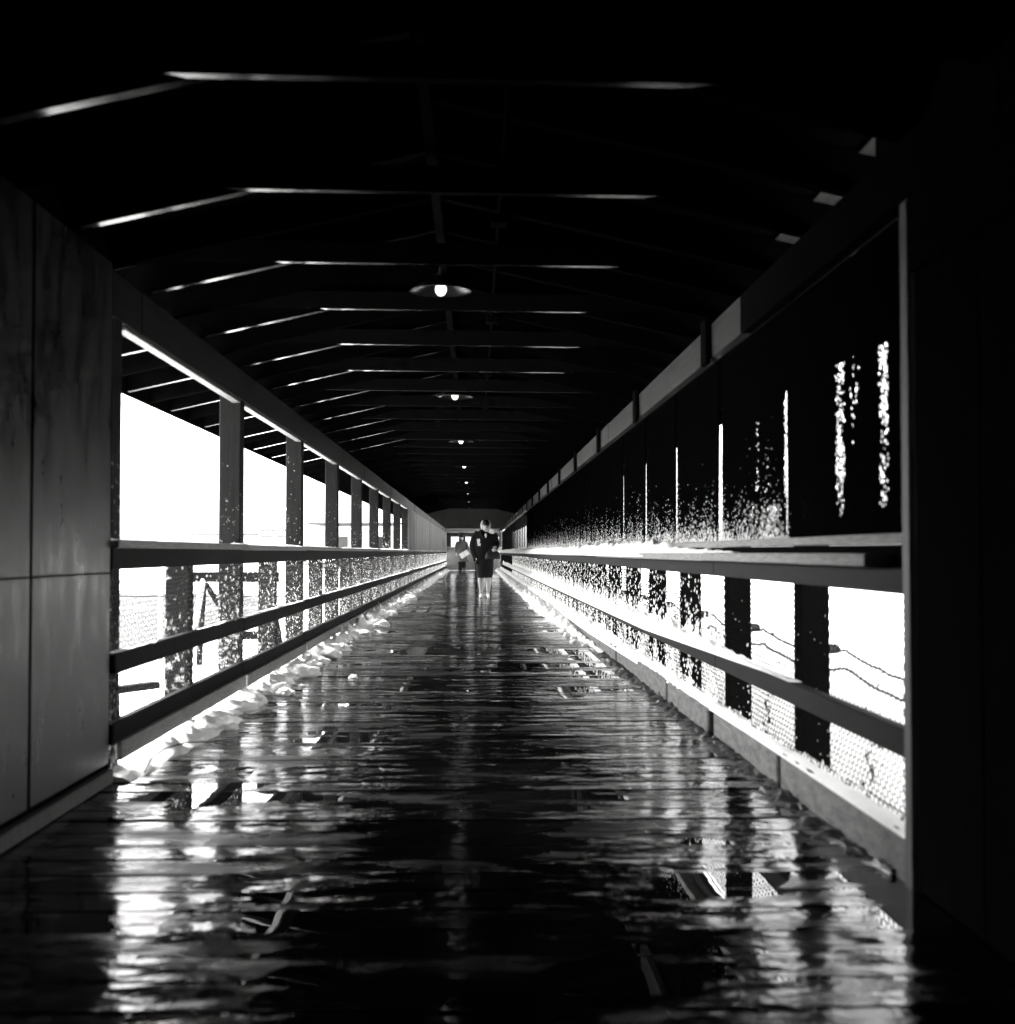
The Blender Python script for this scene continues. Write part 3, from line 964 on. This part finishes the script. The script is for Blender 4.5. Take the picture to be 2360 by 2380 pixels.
drift('rail_snow', 5.55, 67.0, 0.08, left_cap_snow, 'thin crust of snow on the pale left cap board')
def left_mid_snow(y):
    return (LX + 0.008, LX + 0.046, 0.53, 0.008 + 0.012 * max(-.5, nz(y * 2.2, 2.6)))
drift('rail_snow', 5.55, 67.0, 0.08, left_mid_snow, 'thin line of snow on the left middle rail')

def clump(cx, cy, r, seed, group='snow clumps along the left edge of the deck', label='ragged clump of snow lying along the left edge of the deck'):
    bm = bmesh.new()
    bmesh.ops.create_icosphere(bm, subdivisions=4, radius=1.0)
    for v in bm.verts:
        d = 1 + 0.40 * nz(v.co.x * 1.6 + seed, v.co.y * 1.6, v.co.z * 1.6) + 0.17 * nz(v.co.x * 4.0, v.co.y * 4.0 + seed, v.co.z * 4.0) + 0.07 * nz(v.co.x * 11, v.co.y * 11 + seed, v.co.z * 11)
        v.co *= d
        v.co.z = max(v.co.z * 0.62, -0.25)
    me = bpy.data.meshes.new('snow_clump'); bm.to_mesh(me); bm.free()
    o = link('snow_clump', me, 'snow', None, (cx, cy, r * 0.18), (0, 0, seed), True)
    o.scale = (r, r * 1.1, r)
    tag(o, label, 'snow clump', group)
for k in range(80):
    y = 8.4 + 19 * (k / 79.0) ** 1.1 + random.uniform(-.2, .2)
    clump(LX + 0.12 + abs(random.gauss(0, 0.08)), y, random.choice((0.025, 0.04, 0.05, 0.075, 0.11)) * random.uniform(0.8, 1.2), k * 1.7)
clump(-1.44, 7.15, 0.085, 3.3, None, 'white lump of snow at the foot of the first half post, left')
clump(-1.34, 7.2, 0.05, 5.3, None, 'small low lump of snow just right of the half post lump')
clump(-0.93, 10.05, 0.035, 9.3, None, 'lone scrap of snow on the open deck near the left edge')
for k in range(18):
    y = 13.5 + 10 * (k / 17.0) + random.uniform(-.2, .2)
    clump(RX - 0.10 - random.uniform(0.0, 0.10), y, random.uniform(0.025, 0.06), k * 2.3 + 40, 'snow clumps below the right kerb', 'ragged clump of snow lying below the right kerb')
# bent wire in the snow by the plywood wall
pts = [(-1.40, 5.62, 0.03), (-1.43, 5.85, 0.05), (-1.43, 6.1, 0.055), (-1.38, 6.3, 0.055), (-1.28, 6.36, 0.05), (-1.18, 6.36, 0.03)]
tag(MB().tube(pts, 0.0035, 6).build('bent_wire', 'cable'), 'dark bent wire looping out of the snow by the plywood wall', 'wire')

# ------------------------------------------------------------------ outside, right: cables bolted to the posts
for (z, lab) in ((0.56, 'upper dark cable strung along the outside of the right posts'), (0.485, 'lower dark cable sagging along the outside of the right posts')):
    cb = tag(empty('cable', (RX + 0.27, 4.0, z)), lab, 'cable')
    pts = []
    yy = 0.0
    while yy < 13:
        ph = ((yy + 4.0 - YR0) / BAY) % 1.0
        pts.append((0.01 * nz(yy * 3, z), yy, -0.05 * 4 * ph * (1 - ph) + 0.012 * nz(yy * 6, z * 7)))
        yy += 0.11
    MB().tube(pts, 0.006, 6, True).build('strand', 'cable', cb)
    if z > 0.5:
        for k in range(7):
            y = YR0 + BAY * k + 0.06 - 4.0
            MB().tube([(-0.08, y, 0.0), (-0.02, y + 0.02, 0.0), (0.0, y + 0.10, 0.0), (0.0, y + 0.17, -0.005)], [0.022, 0.022, 0.016, 0.006], 8).build('clamp', 'cable', cb)

# ------------------------------------------------------------------ outside, left
wf_ = tag(empty('wire_fence', (-5.0, 14.0, -0.25)), 'low wire fence on pale posts out in the snow, seen through the left mesh', 'fence')
wm = hexmesh(6.4, 0.72, r=0.0018, px=0.075, py=0.075, seed=21, warp=0.02)
o = link('fence_mesh', wm, None, wf_, (3.2, 0, 0.02), (0, 0, R(90)))
for x in (-3.2, -0.9, 1.66, 3.1):
    MB().tube([(x, 0.02, -0.1), (x, 0.02, 0.80)], 0.028, 8).build('post', 'paint_white', wf_)
MB().tube([(-3.2, 0.0, 0.74), (3.2, 0.0, 0.74)], 0.008, 6).build('top_wire', 'wire', wf_)
MB().tube([(-3.2, 0.0, 0.62), (3.2, 0.0, 0.62)], 0.012, 6).build('rail', 'paint_white', wf_)

sh = tag(empty('sawhorse_barrier', (-2.72, 13.2, -0.26)), 'sawhorse barrier with dark plank top and slanted legs, beyond the left railing', 'barrier')
block('top_plank', sh, -0.10, 0.75, -0.03, 0.03, 0.92, 1.02, 'rail', 0.006)
for x in (0.0, 0.65):
    for s in (-1, 1):
        mb = MB().tube([(x, s * 0.02, 0.95), (x + (-0.10 if x == 0 else 0.12), s * 0.28, 0.0)], 0.03, 4)
        mb.build('leg', 'paint_white' if s < 0 else 'rail', sh)
mb = MB().tube([(0.02, 0, 0.9), (0.33, -0.05, 0.45)], 0.03, 4); mb.build('brace', 'rail', sh)
block('cross_plank', sh, -0.12, 0.72, -0.20, -0.17, 0.36, 0.44, 'rail', 0.005)

tb = tag(empty('timber_guard', (-2.35, 6.9, -0.24)), 'low snow topped timber guard on short stubs just outside the left railing', 'timber guard')
o = block('timber', tb, -0.6, 1.0, -0.06, 0.06, 0.16, 0.26, 'rail', 0.01)
for x in (-0.5, -0.2, 0.1, 0.45, 0.8):
    block('stub', tb, x - 0.04, x + 0.04, -0.05, 0.05, -0.05, 0.158, 'rail', 0.006)
block('upper_timber', tb, -0.6, 1.0, -0.04, 0.04, 0.40, 0.44, 'rail', 0.006)
for x in (-0.35, 0.0, 0.3, 0.65):
    block('spindle', tb, x - 0.03, x + 0.03, -0.03, 0.03, 0.262, 0.398, 'rail', 0.006)
tb.rotation_euler = (0, 0, R(62))

def house(name, label, loc, parts):
    h = tag(empty(name, loc), label, 'building')
    for p in parts:
        n_, x0, x1, y0, y1, z0, z1, mt = p
        block(n_, h, x0, x1, y0, y1, z0, z1, mt, 0.01)
    return h
pr = [('wall', -6, 2.6, 0, 6, -0.6, 3.2, 'pale_wall'), ('roof', -6.3, 2.6, -0.3, 6.3, 3.21, 3.32, 'pale_trim'),
      ('false_front', 2.605, 6.5, -0.25, 5.5, -0.6, 4.05, 'pale_wall'), ('cornice', 2.5, 6.6, -0.4, -0.26, 4.02, 4.10, 'pale_trim')]
for x in (3.0, 4.75):
    pr += [('window', x, x + 1.2, -0.3, -0.26, 1.0, 2.9, 'pale_wall'), ('window_hood', x - 0.05, x + 1.25, -0.42, -0.305, 2.92, 3.02, 'pale_trim')]
for x in (-1.3, -0.2):
    pr += [('window', x, x + 0.8, -0.06, -0.01, 0.6, 1.6, 'house_window')]
# sign letters too far off to read: short strokes of paint in two words
for k in range(14):
    if k in (7,): continue
    x = 2.85 + k * 0.25
    pr += [('sign_stroke', x, x + 0.15, -0.29, -0.255, 3.62, 3.86, 'pale_trim')]
house('storefront_building', 'pale flat roofed building with false front and faded sign, far off beyond the left posts', (-27.3, 150, -0.3), pr)
pr = [('wall', -3, 3.6, 0.8, 6, -0.6, 2.9, 'pale_wall'), ('porch_roof', -3.2, 3.9, -0.8, 6.2, 3.3, 3.42, 'pale_trim'),
      ('window', 1.8, 2.6, 0.72, 0.79, 0.4, 2.4, 'house_window'), ('window', -1.4, -0.4, 0.72, 0.79, 0.2, 2.4, 'pale_trim'),
      ('porch_post', -3.0, -2.85, -0.7, -0.55, -0.6, 3.29, 'pale_wall'), ('porch_post', 0.5, 0.65, -0.7, -0.55, -0.6, 3.29, 'pale_wall'), ('porch_post', 3.6, 3.75, -0.7, -0.55, -0.6, 3.29, 'pale_wall')]
house('porch_building', 'pale house with flat porch roof and dark window, glimpsed between the farther left posts', (-9.2, 98, -0.3), pr)
pr = [('wall', -4, 4, 0, 5, -0.6, 1.7, 'pale_wall'), ('roof', -4.2, 4.2, -0.2, 5.2, 1.71, 1.78, 'pale_trim'), ('window', -2.2, -1.2, -0.05, -0.01, 0.3, 1.3, 'house_window'), ('window', -0.8, 0.2, -0.05, -0.01, 0.3, 1.3, 'pale_trim')]
house('low_shed', 'low pale shed with small windows standing on the snow between two left posts', (-15.5, 130, -0.3), pr)

# ------------------------------------------------------------------ people
def hand(mb, wrist, dirv, side, curl=0.5, s=1.0):
    """palm and five fingers; dirv = direction of the fingers, side = thumb side"""
    w = Vector(wrist); d = Vector(dirv).normalized(); sd_ = Vector(side); sd_ = (sd_ - d * sd_.dot(d)).normalized()
    nrm = d.cross(sd_)
    mb.tube([w - d * 0.02, w + d * 0.03 * s, w + d * 0.085 * s], [0.020 * s, 0.030 * s, 0.033 * s], 8)
    for k, ln in enumerate((0.066, 0.074, 0.070, 0.055)):
        o = sd_ * (0.027 - 0.018 * k) * s
        a = w + d * 0.085 * s + o
        b1 = a + (d * (1 - 0.3 * curl) + nrm * 0.5 * curl) * ln * 0.5 * s
        c = b1 + (d * (1 - curl) + nrm * curl) * ln * 0.5 * s
        mb.tube([a - d * 0.02, a, b1, c], [0.009 * s, 0.009 * s, 0.008 * s, 0.006 * s], 6)
    a = w + d * 0.03 * s + sd_ * 0.024 * s
    mb.tube([a, a + (d * 0.6 + sd_ * 0.8) * 0.035 * s, a + (d * 0.95 + sd_ * 0.8) * 0.062 * s], [0.011 * s, 0.010 * s, 0.007 * s], 6)

def head(mb, c, r=0.078, pitch=0.0, face=-1):
    """skull, jaw, nose, ears; face -1 looks along -y"""
    c = Vector(c)
    rot = Matrix.Rotation(pitch, 3, 'X')
    def P(x, y, z): return c + rot @ Vector((x, y * -face * -1 if False else y * (1 if face < 0 else -1), z))
    sub = MB()
    sub.ball((0, 0.012, 0.03), (0.074, 0.092, 0.092), 20, 14)
    sub.ball((0, -0.028, -0.035), (0.056, 0.060, 0.075), 16, 10)
    sub.ball((0, -0.060, -0.085), (0.026, 0.024, 0.022), 10, 8)
    sub.tube([(0, -0.078, 0.025), (0, -0.098, -0.012), (0, -0.092, -0.030)], [0.009, 0.014, 0.013], 8)
    sub.ball((0, -0.080, -0.052), (0.024, 0.012, 0.010), 8, 6)
    sub.tube([(-0.045, -0.072, 0.042), (0, -0.086, 0.044), (0.045, -0.072, 0.042)], 0.011, 6)
    for s in (-1, 1):
        sub.ball((s * 0.077, 0.012, 0.0), (0.012, 0.022, 0.033), 8, 6)
    mb.add([P(*v) for v in sub.v], sub.f)
    return P

def woman():
    w = tag(empty('person', (0.19, 27.4, 0.0), R(0)), 'woman in black coat and skirt with pale headscarf walking toward us, head bowed', 'person')
    b = MB()
    # legs, walking: image-right foot a little forward
    for s, fy, lift in ((-1, 0.05, 0.0), (1, -0.05, 0.0)):
        b.tube([(s * 0.085, 0.0, 0.88), (s * 0.085, fy * 0.3 - 0.01, 0.66), (s * 0.080, fy * 0.6 - 0.03, 0.46), (s * 0.078, fy * 0.9 + 0.015, 0.32), (s * 0.074, fy + 0.015, 0.20), (s * 0.070, fy + 0.02, 0.10), (s * 0.070, fy + 0.02, 0.06)],
               [0.085, 0.072, 0.054, 0.056, 0.043, 0.033, 0.034], 14)
        b.tube([(s * 0.070, fy + 0.045, 0.062), (s * 0.073, fy - 0.03, 0.050), (s * 0.08, fy - 0.12, 0.022)], [0.030, 0.031, 0.026], 10)
    b.loft([(0, 0, 0.80, 0.15, 0.11), (0, 0, 0.95, 0.165, 0.12), (0, 0, 1.08, 0.12, 0.09), (0, -0.01, 1.22, 0.15, 0.11), (0, 0, 1.34, 0.17, 0.10), (0, 0, 1.39, 0.09, 0.07)])
    b.tube([(0, 0.01, 1.34), (0.01, -0.02, 1.44)], [0.055, 0.048], 12)
    P = head(b, (0.02, -0.05, 1.50), pitch=R(16))
    # arms under the sleeves and hands
    b.tube([(-0.17, 0, 1.35), (-0.235, 0.03, 1.10), (-0.20, -0.05, 0.87)], [0.05, 0.042, 0.028], 10)
    hand(b, (-0.20, -0.055, 0.86), (0.1, -0.25, -1), (0.3, -1, 0), 0.6)
    b.tube([(0.17, 0, 1.35), (0.235, 0.03, 1.11), (0.205, -0.15, 1.03)], [0.05, 0.042, 0.028], 10)
    hand(b, (0.205, -0.16, 1.03), (-0.15, -1, -0.25), (-0.5, 0, 1), 0.8)
    fused(b, 'body', 'skin', 0.007, w, smooth_it=2)
    for s in (-1, 1):
        e = MB().ball(P(s * 0.031, -0.074, 0.022), 0.010, 8, 6); e.build('eye', 'eye', w, smooth=True)
    MB().tube([P(-0.02, -0.088, -0.053), P(0, -0.093, -0.051), P(0.02, -0.088, -0.053)], [0.003, 0.006, 0.003], 6).build('lips', 'lip', w, smooth=True)
    # coat: loose swagger shape with wide sleeves
    c = MB()
    c.loft([(0, 0.0, 0.80, 0.20, 0.145), (0, 0.0, 0.86, 0.215, 0.155), (0, 0.0, 1.0, 0.222, 0.158), (0, 0.0, 1.15, 0.225, 0.155), (0.0, 0.0, 1.28, 0.215, 0.135), (0.0, 0.005, 1.36, 0.185, 0.115), (0.0, 0.02, 1.42, 0.095, 0.085), (0.0, 0.03, 1.45, 0.07, 0.06)], 24)
    c.tube([(-0.13, 0.01, 1.365), (-0.20, 0.01, 1.28), (-0.245, 0.02, 1.10), (-0.225, -0.02, 0.96), (-0.185, -0.05, 0.84), (-0.175, -0.06, 0.72)], [0.075, 0.085, 0.082, 0.075, 0.064, 0.05], 14)
    c.tube([(0.13, 0.01, 1.365), (0.20, 0.01, 1.28), (0.235, 0.02, 1.12), (0.225, -0.09, 1.06)], [0.075, 0.082, 0.078, 0.066], 14)
    for s in (-1, 1):   # lapels
        c.tube([(s * 0.075, -0.06, 1.42), (s * 0.06, -0.125, 1.32), (s * 0.015, -0.155, 1.22)], [0.03, 0.028, 0.012], 8)
    co = fused(c, 'coat', 'coat', 0.010, w)
    k = MB()
    k.loft([(0, -0.01, 0.425, 0.155, 0.140), (0, -0.01, 0.44, 0.158, 0.142), (0, 0.0, 0.60, 0.182, 0.15), (0, 0, 0.80, 0.190, 0.14), (0, 0, 0.90, 0.185, 0.135)], 24)
    fused(k, 'skirt', 'skirt', 0.010, w)
    # hair over the forehead, scarf round the head knotted under the chin
    h = MB()
    sub = MB().ball((0, -0.008, 0.066), (0.076, 0.092, 0.076), 16, 10).ball((0.0, -0.060, 0.080), (0.056, 0.042, 0.036), 12, 8)
    h.add([P(*v) for v in sub.v], sub.f)
    fused(h, 'hair', 'hair', 0.006, w)
    sc = MB(); ring = []
    # band of cloth framing the face: from crown down both cheeks to the chin
    for s in (-1, 1):
        path = [(s * 0.055, 0.055, 0.105), (s * 0.078, 0.035, 0.075), (s * 0.090, 0.012, 0.035), (s * 0.084, -0.005, -0.03), (s * 0.06, -0.03, -0.085), (s * 0.02, -0.055, -0.125)]
        sc.tube([P(*p) for p in path], [0.014, 0.018, 0.020, 0.020, 0.019, 0.018], 10)
    sub = MB().ball((0, 0.062, 0.0), (0.086, 0.066, 0.105), 18, 12)
    sc.add([P(*v) for v in sub.v], sub.f)
    sc.ball(P(0.0, -0.062, -0.14), (0.024, 0.02, 0.02), 10, 8)
    sc.tube([P(0.0, -0.06, -0.14), (0.02, -0.15, 1.31), (0.02, -0.165, 1.25)], [0.018, 0.028, 0.008], 8)
    # tail blown out to the side
    vs = []
    nl, nw = 10, 5
    for i in range(nl + 1):
        u = i / nl
        for j in range(nw + 1):
            q = j / nw - 0.5
            vs.append((0.03 + 0.225 * u, -0.15 + 0.03 * math.sin(u * 7) + 0.02 * q, 1.395 + 0.015 * math.sin(u * 5 + 1) + q * (0.045 + 0.06 * math.sin(math.pi * min(1, u * 1.15)))))
    n0 = len(vs)
    vs += [(v[0], v[1] + 0.012, v[2]) for v in vs]
    fs = []
    for i in range(nl):
        for j in range(nw):
            a = i * (nw + 1) + j
            fs += [(a, a + 1, a + nw + 2, a + nw + 1), (n0 + a, n0 + a + nw + 1, n0 + a + nw + 2, n0 + a + 1)]
    for i in range(nl):
        for j0 in (0, nw):
            a = i * (nw + 1) + j0; b2 = a + nw + 1
            fs.append((a, b2, n0 + b2, n0 + a))
    for j in range(nw):
        for i0 in (0, nl):
            a = i0 * (nw + 1) + j
            fs.append((a, a + 1, n0 + a + 1, n0 + a))
    sc.add(vs, fs)
    fused(sc, 'headscarf', 'scarf', 0.006, w, smooth_it=2)
    for s, fy in ((-1, 0.05), (1, -0.05)):
        sh_ = MB()
        sh_.tube([(s * 0.070, fy + 0.055, 0.070), (s * 0.072, fy + 0.01, 0.060), (s * 0.074, fy - 0.05, 0.044), (s * 0.080, fy - 0.12, 0.028), (s * 0.084, fy - 0.155, 0.022)], [0.034, 0.036, 0.036, 0.034, 0.018], 12)
        sh_.tube([(s * 0.070, fy + 0.060, 0.055), (s * 0.070, fy + 0.062, 0.002)], [0.024, 0.016], 8)
        sh_.ball((s * 0.080, fy - 0.10, 0.014), (0.036, 0.062, 0.0135), 10, 6)
        fused(sh_, 'shoe', 'shoe', 0.006, w, smooth_it=2)
    # bag on the forearm
    g_ = tag(empty('handbag', (0.19 + 0.165, 27.4 - 0.24, 0.815)), 'black handbag hanging from the bowed woman\'s forearm', 'handbag')
    bb = MB().loft([(0, 0, 0.0, 0.150, 0.045), (0, 0, 0.012, 0.158, 0.055), (0, 0, 0.09, 0.150, 0.048), (0, 0, 0.145, 0.128, 0.026), (0, 0, 0.155, 0.118, 0.014)], 24)
    fused(bb, 'pouch', 'bag', 0.007, g_)
    MB().tube([(-0.08, 0.0, 0.14), (-0.06, 0.03, 0.215), (0.0, 0.05, 0.245), (0.06, 0.03, 0.215), (0.08, 0.0, 0.14)], 0.007, 8).build('handle', 'bag', g_, smooth=True)
    # folded white paper held against the sleeve
    vs = [(0, 0, 0.145), (0.062, 0.0, 0.15), (0.070, -0.006, 0.085), (0.045, -0.004, 0.065), (0.078, -0.008, 0.05), (0.076, -0.006, 0.0), (0.016, 0, 0.004), (0.012, 0.002, 0.07)]
    n = len(vs)
    vv = vs + [(x, y_ + 0.006, z) for (x, y_, z) in vs]
    fs = [tuple(range(n)), tuple(reversed(range(n, 2 * n)))] + [(i, (i + 1) % n, n + (i + 1) % n, n + i) for i in range(n)]
    tag(link('folded_paper', mesh('folded_paper', vv, fs), 'paper', None, (0.19 - 0.165, 27.4 - 0.168, 1.085), (R(-4), 0, R(8))), 'small folded white paper against the bowed woman\'s sleeve', 'paper')

def man():
    w = tag(empty('person', (-0.66, 62.6, 0.0), R(0)), 'person in long grey overcoat and dark hat walking away with a parcel', 'person')
    b = MB()
    b.tube([(-0.10, 0, 0.90), (-0.10, -0.02, 0.50), (-0.10, -0.06, 0.10), (-0.10, -0.05, 0.05)], [0.07, 0.045, 0.035, 0.035], 10)
    b.tube([(0.10, 0, 0.90), (0.10, 0.06, 0.50), (0.11, -0.10, 0.20), (0.11, -0.13, 0.14)], [0.07, 0.045, 0.035, 0.035], 10)
    b.loft([(0, 0, 0.85, 0.17, 0.12), (0, 0, 1.1, 0.16, 0.11), (0, 0, 1.35, 0.2, 0.12), (0, 0, 1.46, 0.14, 0.09)])
    b.tube([(0, 0, 1.42), (0, 0.01, 1.55)], [0.06, 0.055], 10)
    head(b, (0.0, 0.02, 1.62), pitch=R(-4), face=1)
    b.tube([(-0.2, 0, 1.42), (-0.26, -0.02, 1.15), (-0.25, 0.06, 0.90)], [0.055, 0.045, 0.032], 8)
    hand(b, (-0.25, 0.06, 0.90), (0, 0.2, -1), (0.4, 1, 0), 0.5)
    b.tube([(0.2, 0, 1.42), (0.27, -0.08, 1.18), (0.20, -0.10, 0.92)], [0.055, 0.045, 0.032], 8)
    hand(b, (0.20, -0.11, 0.90), (-0.4, -0.2, -1), (0.3, 1, 0), 0.8)
    fused(b, 'body', 'skin', 0.010, w, smooth_it=2)
    c = MB()
    c.loft([(0.05, -0.03, 0.50, 0.27, 0.21), (0.03, -0.02, 0.62, 0.25, 0.19), (0.0, 0, 0.90, 0.215, 0.165), (0, 0, 1.15, 0.215, 0.155), (0, 0, 1.36, 0.225, 0.14), (0, 0, 1.46, 0.17, 0.11), (0, 0, 1.52, 0.075, 0.075)], 24)
    c.tube([(-0.16, 0, 1.44), (-0.225, 0, 1.34), (-0.28, -0.02, 1.15), (-0.265, 0.04, 0.92)], [0.07, 0.078, 0.072, 0.06], 12)
    c.tube([(0.16, 0, 1.44), (0.225, -0.02, 1.34), (0.285, -0.08, 1.17), (0.225, -0.10, 0.95)], [0.07, 0.078, 0.072, 0.06], 12)
    fused(c, 'overcoat', 'overcoat', 0.012, w)
    t_ = MB()
    t_.tube([(-0.10, 0, 0.85), (-0.10, -0.02, 0.50), (-0.10, -0.055, 0.09)], [0.11, 0.095, 0.082], 12)
    t_.tube([(0.10, 0, 0.85), (0.10, 0.06, 0.50), (0.11, -0.10, 0.19)], [0.11, 0.095, 0.082], 12)
    fused(t_, 'trousers', 'trousers', 0.012, w)
    for (x, y_, z, pt) in ((-0.10, -0.05, 0.0, 0.0), (0.11, -0.13, 0.10, -0.6)):
        s_ = MB().tube([(x, y_ - 0.04, z + 0.05), (x, y_ + 0.06, z + 0.048 + pt * 0.05), (x, y_ + 0.19, z + 0.03 + pt * 0.13)], [0.042, 0.045, 0.03], 10)
        fused(s_, 'shoe', 'bag', 0.009, w, smooth_it=2)
    h = MB().loft([(0, 0.02, 1.665, 0.135, 0.155), (0, 0.02, 1.68, 0.135, 0.155), (0, 0.02, 1.69, 0.092, 0.108), (0, 0.02, 1.77, 0.085, 0.10), (0, 0.02, 1.785, 0.07, 0.085)], 20)
    fused(h, 'hat', 'hair', 0.009, w, smooth_it=1)
    p = tag(empty('parcel', (-0.66 + 0.12, 62.6 - 0.27, 0.86), 0), 'white paper parcel tucked under the arm of the person in the overcoat', 'parcel')
    p.rotation_euler = (0, R(-33), 0)
    block('wrapping', p, -0.225, 0.225, -0.05, 0.05, -0.13, 0.13, 'paper', 0.012)
    block('string', p, -0.006, 0.006, -0.053, 0.053, -0.133, 0.133, 'cap', 0.002)
woman()
man()
